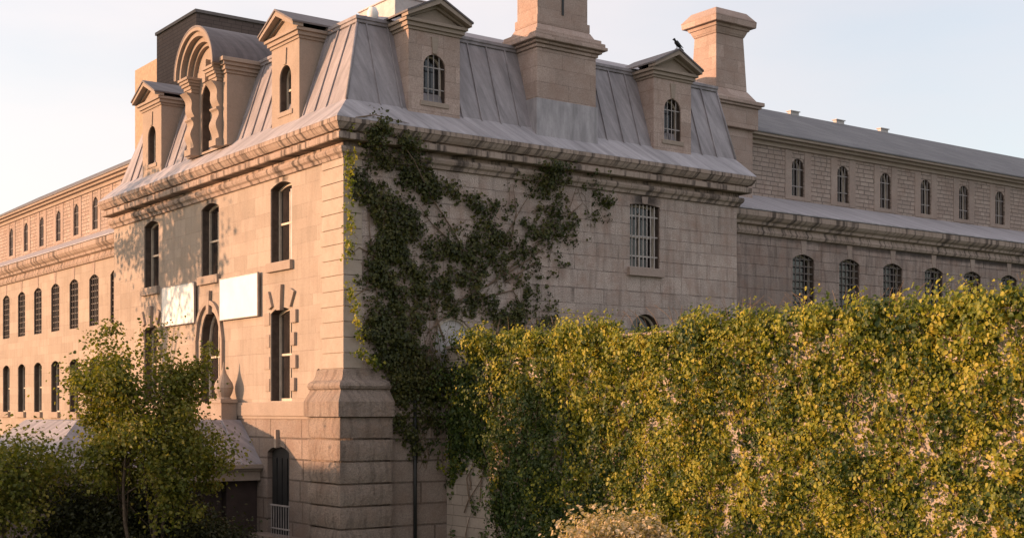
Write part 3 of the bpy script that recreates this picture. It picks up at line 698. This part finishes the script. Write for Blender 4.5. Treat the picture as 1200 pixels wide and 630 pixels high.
# ------------------------------------------------------------------ boards hung on the front
def board(y0, y1, z0, z1, label):
    t = thing('notice_board', label, 'board', (0, (y0 + y1) / 2, z0), 'white boards on the sunlit wall')
    mb = MB(); mb.box(-.14, -.09, y0, y1, z0, z1); mb.build('panel', M['board'], t)
    mb = MB()
    for y in (y0 + .3, y1 - .3):
        mb = MB(); mb.box(-.09, 0, y - .03, y + .03, z0 + .1, z1 - .1); mb.build('batten', M['iron'], t)
    mb = MB()
    for a in ((y0 - .03, y0, z0 - .03, z1 + .03), (y1, y1 + .03, z0 - .03, z1 + .03), (y0, y1, z0 - .03, z0), (y0, y1, z1, z1 + .03)): mb.box(-.155, -.08, *a)
    mb.build('frame', M['grey_bar'], t)
board(11.15, 14.3, 8.27, 9.75, 'blank white board on the sunlit wall, the one farther from the building corner')
board(5.75, 8.85, 8.22, 9.66, 'blank white board on the sunlit wall, the one nearer the building corner')

# ------------------------------------------------------------------ railing by the basement door, drainpipe
rl = thing('iron_railing', 'grey iron railing across the dark doorway beside the corner pier', 'railing', (-.6, 3.3, .0))
mb = MB(); mb.box(-.72, -.09, 2.3, 5.2, 0, .9); mb.build('step', M['rock'], rl)
mb = MB(); mb.box(-.64, -.58, 2.45, 3.75, 1.90, 1.95); mb.build('rail', M['grey_bar'], rl)
mb = MB(); mb.box(-.64, -.58, 2.45, 3.75, 1.16, 1.20); mb.build('rail', M['grey_bar'], rl)
for k in range(8):
    mb = MB(); mb.tube([(-.61, 2.5 + k * .175, .9), (-.61, 2.5 + k * .175, 1.9)], .014); mb.build('baluster', M['grey_bar'], rl)
dp = MB(); dp.tube([(2.46, -.17, .1), (2.46, -.17, 5.3)], .06, 8); dp.build('drainpipe', M['iron'], hall, smooth=True)

# ------------------------------------------------------------------ boundary wall
bw_ = thing('boundary_wall', 'tall stone garden wall running from the shaded facade, buried in creeper', 'wall', (3.95, -16, 0))
mb = MB(); mb.box(3.7, 4.25, -32, -.10, 0, 6.95); mb.build('masonry', M['wall_stone'], bw_)
mb = MB(); mb.box(3.62, 4.33, -32, -.10, 6.95, 7.05); mb.build('coping', M['trim'], bw_, bevel=.02)

# ------------------------------------------------------------------ leaves
def leaf_mesh(name, pts, nrm, tip, size, mat, parent, fold=.18, wid=.42):
    n = len(pts); pts = np.asarray(pts, float); nrm = np.asarray(nrm, float); tip = np.asarray(tip, float); size = np.asarray(size, float)[:, None]
    nrm /= np.linalg.norm(nrm, axis=1, keepdims=True) + 1e-9
    tip = tip - nrm * (tip * nrm).sum(1, keepdims=True); tip /= np.linalg.norm(tip, axis=1, keepdims=True) + 1e-9
    si = np.cross(nrm, tip)
    def v(a, l, h): return pts + size * (si * a + tip * l + nrm * h)
    V = np.stack([v(0, 0, 0), v(wid, .22, fold), v(wid * .86, .66, fold * .8), v(0, 1, -.06), v(-wid * .86, .66, fold * .8), v(-wid, .22, fold)], 1).reshape(-1, 3)
    off = Vector((0, 0, 0)); q_ = parent
    while q_ is not None: off += Vector(q_.location); q_ = q_.parent
    V -= np.array(off)
    base = np.arange(n)[:, None] * 6
    F = np.concatenate([base + np.array([0, 1, 2, 3]), base + np.array([0, 3, 4, 5])], 1).reshape(-1)
    me = bpy.data.meshes.new(name); me.vertices.add(n * 6); me.vertices.foreach_set('co', V.reshape(-1).astype(np.float32))
    me.loops.add(n * 8); me.loops.foreach_set('vertex_index', F.astype(np.int32))
    me.polygons.add(n * 2); me.polygons.foreach_set('loop_start', np.arange(0, n * 8, 4, dtype=np.int32))
    me.update(calc_edges=True); me.validate(); me.materials.append(mat)
    o = bpy.data.objects.new(name, me); C.objects.link(o); o.parent = parent; return o

def lumps(rg, centres, radii, bulge, out, per, size):
    """leaves spread over bulging clumps that sit against a surface whose outward normal is out"""
    out = np.array(out, float); P_, N_, T_, S_ = [], [], [], []
    for c, r, h in zip(centres, radii, bulge):
        k = max(4, int(per * r * r * rg.uniform(.7, 1.3)))
        d = rg.normal(size=(k, 3)); d /= np.linalg.norm(d, axis=1, keepdims=True)
        dn = d @ out; d = d - np.outer(np.minimum(0, dn) * 2, out)     # flip to the outer side
        rad = rg.uniform(.62, 1.06, (k, 1)); dn = (d @ out)[:, None]
        p_ = c + (d - dn * out) * r * rad * np.array([1, 1, 1.25]) + dn * out * h * rad - np.outer(rg.random(k) ** 2, (0, 0, .5 * r))
        P_.append(p_); nn = d * 1.05 + out * .45 + rg.normal(size=(k, 3)) * .38 + np.array([0, 0, .15]); N_.append(nn)
        T_.append(np.array([0, 0, -1.0]) + d * .5 + rg.normal(size=(k, 3)) * .5); S_.append(size[0] + (size[1] - size[0]) * rg.random(k) ** 1.6)
    return np.concatenate(P_), np.concatenate(N_), np.concatenate(T_), np.concatenate(S_)

# creeper on the boundary wall
rg = np.random.default_rng(11)
wi = thing('wall_creeper', 'yellow green creeper hanging in thick clumps over the boundary wall', 'creeper', (3.6, -14, 0))
from mathutils import noise as mn
cen, rad_, bul = [], [], []
def creeper_cover(y, z):
    """how much of the wall is grown over at this spot"""
    nz = mn.noise(Vector((y * .55, z * .75, 3.1))) + .5 * mn.noise(Vector((y * 1.5, z * 1.9, 8.7)))
    if y > -1.4 and z > 6.5: return .1
    if -11.0 < y < -8.7 and z > 6.95: return 0
    edge = 3.3 + .9 * mn.noise(Vector((y * .9, 0, 0))) - max(0, (-y - 2.6)) * 3.0
    if y > -4.2 and z < edge: return .04
    d = 1.0
    if y < -16.0 and z < 5.2: d = .84 + .6 * nz
    elif y < -9.5 and z < 6.7: d = 1.0 + .55 * nz
    if abs(y + 12.75 + .15 * math.sin(z * 2)) < .2 and z < 5.4: d *= .1
    return d
for i in range(5400):                                           # flat growth close to the stone
    y = rg.uniform(-29, -.3); z = rg.uniform(.1, 7.35)
    if rg.random() > creeper_cover(y, z): continue
    cen.append((3.68, y, z)); rad_.append(rg.uniform(.14, .30)); bul.append(rg.uniform(.04, .12))
col = 0; y = -.6
while y > -29:                                                  # hanging clumps with gaps between them
    z = rg.uniform(.0, .5)
    while z < 7.5:
        yy, zz = y + rg.normal() * .17, z + rg.normal() * .12
        if rg.random() < creeper_cover(yy, zz) * .93:
            k = rg.uniform(.7, 1.25) * (1 + .35 * mn.noise(Vector((yy * .7, zz * .7, 5))))
            cen.append((3.66 - .08 * rg.random() - (.1 if zz > 6.4 else 0), yy, zz)); rad_.append(.29 * k); bul.append((.66 + .55 * mn.noise(Vector((yy * .5, zz * .6, 2)))) * k)
        z += rg.uniform(.36, .66)
    y -= rg.uniform(.33, .55)
for i in range(520):                                            # the crest spilling over the coping
    y = rg.uniform(-29, -1.3)
    if -11.2 < y < -8.6:
        cen.append((rg.uniform(3.5, 4.1), y, rg.uniform(6.88, 7.0))); rad_.append(rg.uniform(.14, .24)); bul.append(.25); continue
    cen.append((rg.uniform(3.5, 4.2), y, 7.10 + .34 * mn.noise(Vector((y * 1.3, 1, 1))) + .14 * mn.noise(Vector((y * 4, 2, 1))))); rad_.append(rg.uniform(.15, .34)); bul.append(.3)
cen = np.array(cen); rad_ = np.array(rad_); bul = np.array(bul)
# near building and ground more clumps are green, their darker tone painting in shade
pg = np.array([.20 + .68 * min(1, max(0, (y + 11) / 6)) * min(1, max(0, (6.6 + (y + 4) * .35 - z) / 1.6)) for x, y, z in cen])
green = rg.random(len(cen)) < pg
pp = lumps(rg, cen[~green], rad_[~green], bul[~green], (-1, 0, 0), 620, (.042, .125))
leaf_mesh('foliage', *pp, M['ivy_wall'], wi)
pp = lumps(rg, cen[green], rad_[green], bul[green], (-1, 0, 0), 600, (.045, .13))
leaf_mesh('foliage', *pp, M['ivy_green'], wi)
st = MB()
for i in range(90):
    y = rg.uniform(-28, -1); z = rg.uniform(0, 5); pts = []
    dy = rg.normal() * .3; n = rg.integers(5, 12)
    for k in range(n):
        pts.append((3.66 - .05 * rg.random(), y, z)); y += dy * .4 + rg.normal() * .14; z += rg.uniform(.15, .5)
        if z > 7.1: break
    if len(pts) > 2: st.tube(pts, np.linspace(.024, .008, len(pts)), 5)
for i in range(150):                                            # tendrils poking up along the crest
    y = rg.uniform(-28, -.5); x = rg.uniform(3.5, 4.1); a = rg.normal(size=2) * .10
    st.tube([(x, y, 7.2), (x + a[0], y + a[1], 7.5), (x + a[0] * 2.5, y + a[1] * 2.5, 7.5 + rg.uniform(.08, .28))], [.010, .007, .004], 4)
st.build('stem', M['stem'], wi)

# ivy fanning over the shaded facade: strokes of (x, z, half-width) on the wall plane
fi = thing('facade_ivy', 'dark ivy fanning out over the shaded facade from the building corner', 'ivy', (2.5, -.2, 0))
CAM = np.array((-20.097, -36.105, 5.0)); RX = np.array([.80642, -.59135]); FX = np.array([.59135, .80642])
def on_side(u, v, yp=0.0):
    d = RX * (u - 600) / 1570 + FX; t = (yp - CAM[1]) / d[1]; return CAM[0] + t * d[0], 5 + t * (480 - v) / 1570
def v_low(a, b_, t): return a[1] + (b_[1] - a[1]) * t > 385
strokes = [
    ([(492, 560), (490, 480), (488, 420), (480, 380)], [16, 26, 38, 44], 1.0),
    ([(470, 470), (450, 400), (440, 340), (432, 270), (430, 200), (438, 150)], [34, 36, 28, 20, 16, 14], .95),
    ([(520, 400), (500, 340), (470, 290), (440, 240), (424, 190)], [40, 36, 24, 18, 10], .9),
    ([(560, 330), (530, 270), (505, 232), (475, 190), (452, 158), (436, 142)], [22, 16, 15, 15, 15, 12], .95),
    ([(535, 290), (505, 262), (488, 238)], [10, 8, 6], .7),
    ([(500, 390), (540, 350), (580, 330), (600, 300)], [48, 50, 34, 18], 1.3),
    ([(440, 330), (490, 340), (540, 350)], [34, 44, 30], 1.2),
    ([(560, 330), (590, 280), (612, 240), (628, 205)], [24, 17, 16, 18], .95),
    ([(596, 290), (604, 250), (600, 215)], [6, 7, 6], .7),
    ([(570, 335), (620, 295), (650, 268), (668, 240), (670, 205)], [18, 12, 9, 10, 9], .9),
    ([(668, 250), (682, 238)], [8, 5], .8),
    ([(590, 322), (625, 300), (646, 282), (652, 262)], [8, 7, 6, 5], .8),
    ([(592, 330), (625, 308), (642, 314)], [5, 6, 8], .7),
    ([(560, 350), (600, 340), (618, 372), (630, 392)], [30, 22, 20, 18], .85),
    ([(440, 330), (418, 345), (408, 352)], [12, 8, 5], .8),
    ([(440, 300), (420, 290), (408, 300)], [10, 7, 5], .7),
    ([(520, 440), (560, 420), (600, 400)], [44, 40, 26], .95),
    ([(500, 540), (520, 480), (560, 430)], [22, 36, 40], .9),
    ([(404, 142), (430, 138), (470, 148)], [5, 8, 5], .6),
]
cover = """
.2551....................
137961...................
.398584..................
.4942893.................
.38889961................
.66779997 3.......4886 1.
.974369997 6.....43997 36
.99653389896....2 6993447
.588984385 79 62..55872 486
.1499982773 688 5255832484
13289994376 379 6287756 63.
.62799983 377886 6888863..
.2389968868 999886475 52..
256599858999999778642....
.1489997536998587546 5....
.289989978995638337 3....
.78997999999983267 7.....
.3459848999997144 87.....
..78995899999982676 6....
..89997797999455867 65...
..8999884...266799 97....
..899995....387777.......
..699996434799...........
..49999768999............
...899998899.............
...28999999..............
...38999999..............
....7999999..............
....6999888..............
....5899877..............
....4898766..............
.....79876...............
.....4886 4...............
......4653...............
"""
cen, rad_, bul = [], [], []
for i, row in enumerate(cover.strip('\n').split('\n')):
    for j, ch in enumerate(row):
        if ch in '. ': continue
        dn = int(ch) / 9
        for k in range(rg.poisson(15 * dn ** (2.1 if j < 14 else 1.2))):
            u, v = 400 + 12 * (j + rg.uniform(-.1, 1.1)), 130 + 12 * (i + rg.uniform(-.1, 1.1))
            x, z = on_side(u, v)
            if (dn < .9 or i < 19) and mn.noise(Vector((x * 2.6, z * 2.6, 4.4))) + .6 * mn.noise(Vector((x * 6, z * 6, 1.4))) < (.29 if j < 14 else .05) - .62 * dn: continue
            yy = -.02
            if z > 12.75: yy = -.16
            if z > 13.2: yy = -.45
            near = 7 < j < 14 and 17 < i < 24
            big = dn > .85 and rg.random() < .35 and not near
            cen.append((max(x, -.02), yy, z)); rad_.append(rg.uniform(.14, .22) if big else rg.uniform(.04, .13))
            bul.append((rg.uniform(.2, .4) if big else rg.uniform(.06, .2)) * (.5 if near else 1.6 if z < 7.6 else 1))
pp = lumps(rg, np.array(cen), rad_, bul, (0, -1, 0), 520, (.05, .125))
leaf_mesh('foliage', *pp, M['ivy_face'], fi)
# shoots that lean out past the corner into the sun
cen, rad_, bul = [], [], []
for (u0, v0, u1, v1, n) in ((410, 175, 409, 235, 26), (410, 235, 407, 305, 30), (411, 330, 413, 352, 10), (414, 352, 424, 415, 26), (424, 410, 446, 432, 20), (403, 140, 412, 150, 8)):
    for k in range(n):
        t = rg.random(); x, z = on_side(u0 + (u1 - u0) * t + rg.normal() * 2.2, v0 + (v1 - v0) * t + rg.normal() * 2, -.25)
        cen.append((x, -.15 - rg.uniform(0, .25), z)); rad_.append(rg.uniform(.07, .15)); bul.append(.14)
pp = lumps(rg, np.array(cen), rad_, bul, (-.5, -.86, 0), 420, (.06, .12))
leaf_mesh('foliage', *pp, M['ivy_wall'], fi)
st = MB()
for pts, wd, dn in strokes:
    q3 = []
    for (u, v) in pts:
        x, z = on_side(u, v); q3.append((max(x, .02), -.05 if z < 12.7 else -.5, z))
    st.tube(q3, np.linspace(.03, .006, len(q3)), 5)
for k in range(70):                                            # thin tendrils thinning out at the edges of the fan
    pts, wd, dn = strokes[1 + rg.integers(0, len(strokes) - 2)]; i = rg.integers(0, len(pts) - 1); t = rg.random()
    x, z = on_side(pts[i][0] * (1 - t) + pts[i + 1][0] * t + rg.normal() * 12, pts[i][1] * (1 - t) + pts[i + 1][1] * t + rg.normal() * 8); q3 = []
    a = rg.uniform(0, math.pi) if rg.random() < .7 else rg.uniform(-math.pi, 0)
    for j in range(5): q3.append((max(x, .03), -.04, min(z, 12.7))); x += .22 * math.cos(a); z += .22 * math.sin(a); a += rg.normal() * .4
    st.tube(q3, [.012, .010, .008, .006, .004], 4)
for k in range(26):
    x, z = on_side(500 + rg.normal() * 10, 560 - rg.uniform(0, 60)); q3 = []
    for j in range(9):
        q3.append((max(x, .05), -.06 - .03 * rg.random(), z)); x += rg.normal() * .22; z += rg.uniform(.3, .9)
        if z > 12.6: break
    st.tube(q3, np.linspace(.02, .006, len(q3)), 4)
st.build('stem', M['stem'], fi)

# ------------------------------------------------------------------ trees and shrubs
def tree(name, label, cat, x, y, h, trunk, crown, leaves, size, mat, seed, group=None, z_low=.35, spread=1.0, clump=.45, multi=1, tilt=(0, 0)):
    """tapered trunk, limbs growing into an uneven crown of leaf sprays; crown = (rx, ry, rz, zc)"""
    r = np.random.default_rng(seed)
    t = thing(name, label, cat, (x, y, 0), group)
    mb = MB(); tips = []
    rx, ry, rz, zc = crown
    for m_ in range(multi):
        bx, by = (0, 0) if multi == 1 else r.normal(size=2) * .25
        top = zc + rz * .55; pts = []; n = 7
        for k in range(n): pts.append((x + bx + tilt[0] * k / n + (r.normal() * .06 + bx * k * .25) * (k > 0), y + by + tilt[1] * k / n + (r.normal() * .06 + by * k * .25) * (k > 0), top * k / (n - 1)))
        mb.tube(pts, np.linspace(trunk, trunk * .2, n), 8)
        for k in range(int(16 / multi) + 3):
            f = r.uniform(z_low, .98); i = f * (n - 1); a = np.array(pts[int(i)]) * (1 - i % 1) + np.array(pts[min(n - 1, int(i) + 1)]) * (i % 1)
            th = r.uniform(0, 2 * math.pi); e = r.uniform(.65, 1.05)
            ph = r.uniform(-.35, 1.0)
            tgt = np.array([x + rx * math.cos(th) * math.cos(ph) * e, y + ry * math.sin(th) * math.cos(ph) * e, zc + rz * math.sin(ph) * e])
            mid = (a + tgt) / 2 + r.normal(size=3) * .12 * rx + np.array([0, 0, .1 * rz])
            mb.tube([a, mid, tgt], [trunk * .35, trunk * .2, trunk * .06], 5)
            for j in range(4):
                q_ = mid + (tgt - mid) * r.uniform(.1, 1); s = q_ + r.normal(size=3) * np.array([rx, ry, rz]) * .22
                mb.tube([q_, (q_ + s) / 2 + r.normal(size=3) * .05, s], [trunk * .1, trunk * .06, trunk * .025], 4); tips.append(s); tips.append((q_ + s) / 2)
            tips.append(tgt)
    mb.build('trunk', M['bark'], t, smooth=True)
    tips = np.array(tips); c = r.integers(0, len(tips), leaves)
    d = r.normal(size=(leaves, 3)) * clump * np.array([1, 1, .75]) * r.uniform(.4, 1.2, (len(tips), 1))[c]
    pts = tips[c] + d
    nn = d / (np.linalg.norm(d, axis=1, keepdims=True) + 1e-6) * .6 + r.normal(size=(leaves, 3)) * .6 + np.array([0, 0, .5])
    tp = d + r.normal(size=(leaves, 3)) * .4 + np.array([0, 0, -.3])
    keep = pts[:, 2] > .15
    leaf_mesh('crown', pts[keep], nn[keep], tp[keep], r.uniform(size[0], size[1], leaves)[keep], M[mat], t)
    return t

tree('young_tree', 'bushy young tree with yellow green top in front of the porch', 'tree', -6.2, .4, 7.3, .07, (2.0, 2.0, 3.3, 3.9), 28000, (.055, .125), 'tree_leaf', 15, z_low=.1, clump=.3, multi=4)
tree('leafy_shrub', 'dark leafy shrub under the young tree beside the porch', 'shrub', -6.0, 2.3, 3.2, .05, (2.3, 1.9, 1.15, 1.6), 15000, (.06, .13), 'hedge_leaf', 6, z_low=.1, multi=3, group='leafy shrubs before the sunlit front')
tree('leafy_shrub', 'dark leafy shrub at the far left edge in front of the sunlit front', 'shrub', -9.6, 3.6, 4.6, .08, (2.4, 2.4, 2.2, 2.4), 16000, (.07, .13), 'tree_leaf', 8, z_low=.1, multi=3, group='leafy shrubs before the sunlit front')
tree('low_shrub', 'low dark shrub between the railing and the young tree', 'shrub', -4.6, .9, 2.2, .04, (1.9, 1.5, .9, 1.1), 11000, (.05, .11), 'hedge_leaf', 9, z_low=.1, multi=3, clump=.3)
tree('pale_shrub', 'pale sunlit shrub of dry cream leaves below the creeper wall', 'shrub', 0.2, -12.4, 2.3, .05, (1.3, 1.6, 1.0, 1.55), 8000, (.06, .12), 'shrub_leaf', 12, z_low=.2, multi=3, clump=.3)
# trees to the left of the view, whose leaves dapple the front
tree('tall_tree', 'tall loose tree standing left of the view opposite the sunlit front', 'tree', -14.0, 22.6, 16.5, .24, (4.2, 4.2, 3.4, 13.2), 4200, (.16, .30), 'tree_leaf', 21, z_low=.45, clump=.6)

nh = thing('shading_house', 'unseen plain stone house with a hipped grey roof, added to shade the lower front', 'house', (-42, 24, 0))  # unseen house, added and sized so its shadow covers the foot of the front
mb = MB(); mb.box(-48, -36, 13.5, 40, 0, 5.6); mb.build('wall', M['ashlar_front'], nh)
mb = MB(); mb.hull8([(-48.4, 13.1, 5.6), (-35.6, 13.1, 5.6), (-35.6, 40.4, 5.6), (-48.4, 40.4, 5.6), (-42.2, 19, 8.3), (-41.8, 19, 8.3), (-41.8, 35, 8.3), (-42.2, 35, 8.3)]); mb.build('roof', M['slate'], nh)
for yy in (16.5, 21, 25.5, 30, 34.5):
    mb = MB(); mb.box(-36.05, -35.94, yy, yy + 1.2, 1.4, 3.6); f_ = mb.build('window', M['frame'], nh)
    mb = MB(); mb.box(-35.935, -35.92, yy + .1, yy + 1.1, 1.5, 3.5); mb.build('pane', M['glass'], f_)
# ------------------------------------------------------------------ bird on the right-hand dormer
def bird(x, y, z, s=1.0):
    """a crow in profile, looking left along the ridge with its tail down to the right"""
    t = thing('crow', 'black bird perched on the peak of the right hand dormer', 'bird', (x, y, z))
    bm = bmesh.new()
    prof = [(-.20, .30, .012), (-.155, .31, .03), (-.12, .325, .055), (-.08, .315, .06), (-.05, .27, .055), (-.02, .22, .08), (.05, .165, .095), (.13, .115, .085), (.20, .07, .06), (.27, .03, .035), (.38, -.03, .03), (.44, -.065, .012)]
    rings = []
    for i, (a, zz, r) in enumerate(prof):
        fl = .4 if i > 8 else 1
        rings.append([bm.verts.new((x + a * s, y + r * s * 0.85 * math.cos(k * math.pi / 4), z + .05 * s + zz * s + r * s * fl * math.sin(k * math.pi / 4))) for k in range(8)])
    for a, b_ in zip(rings, rings[1:]):
        for k in range(8): bm.faces.new((a[k], a[(k + 1) % 8], b_[(k + 1) % 8], b_[k]))
    bm.faces.new(rings[0]); bm.faces.new(rings[-1])
    bm.verts.ensure_lookup_table(); bm.verts.index_update()
    mb = MB(); mb.add([v.co[:] for v in bm.verts], [[v.index for v in f.verts] for f in bm.faces]); bm.free()
    mb.build('body', M['feather'], t, smooth=True)
    for sg in (-1, 1):
        mb = MB(); mb.tube([(x + .06 * s, y + sg * .03 * s, z + .14 * s), (x + .05 * s, y + sg * .035 * s, z + .06 * s), (x + .03 * s, y + sg * .035 * s, z)], .010 * s, 5)
        for a in (-.4, 0, .4): mb.tube([(x + .03 * s, y + sg * .035 * s, z + .005), (x - .03 * s, y + sg * .035 * s + a * .05, z + .005)], .006 * s, 4)
        mb.build('leg', M['feather'], t)
        mb = MB(); mb.prism([(-.02, .28), (.06, .24), (.2, .12), (.33, .02), (.24, .05), (.08, .12), (-.02, .2)], lambda u, v, a: (x + u * s, y + sg * .075 * s + a, z + .05 * s + v * s), -.012, .012); mb.build('wing', M['feather'], t)
bird(13.74, -.12, 18.19, .9)
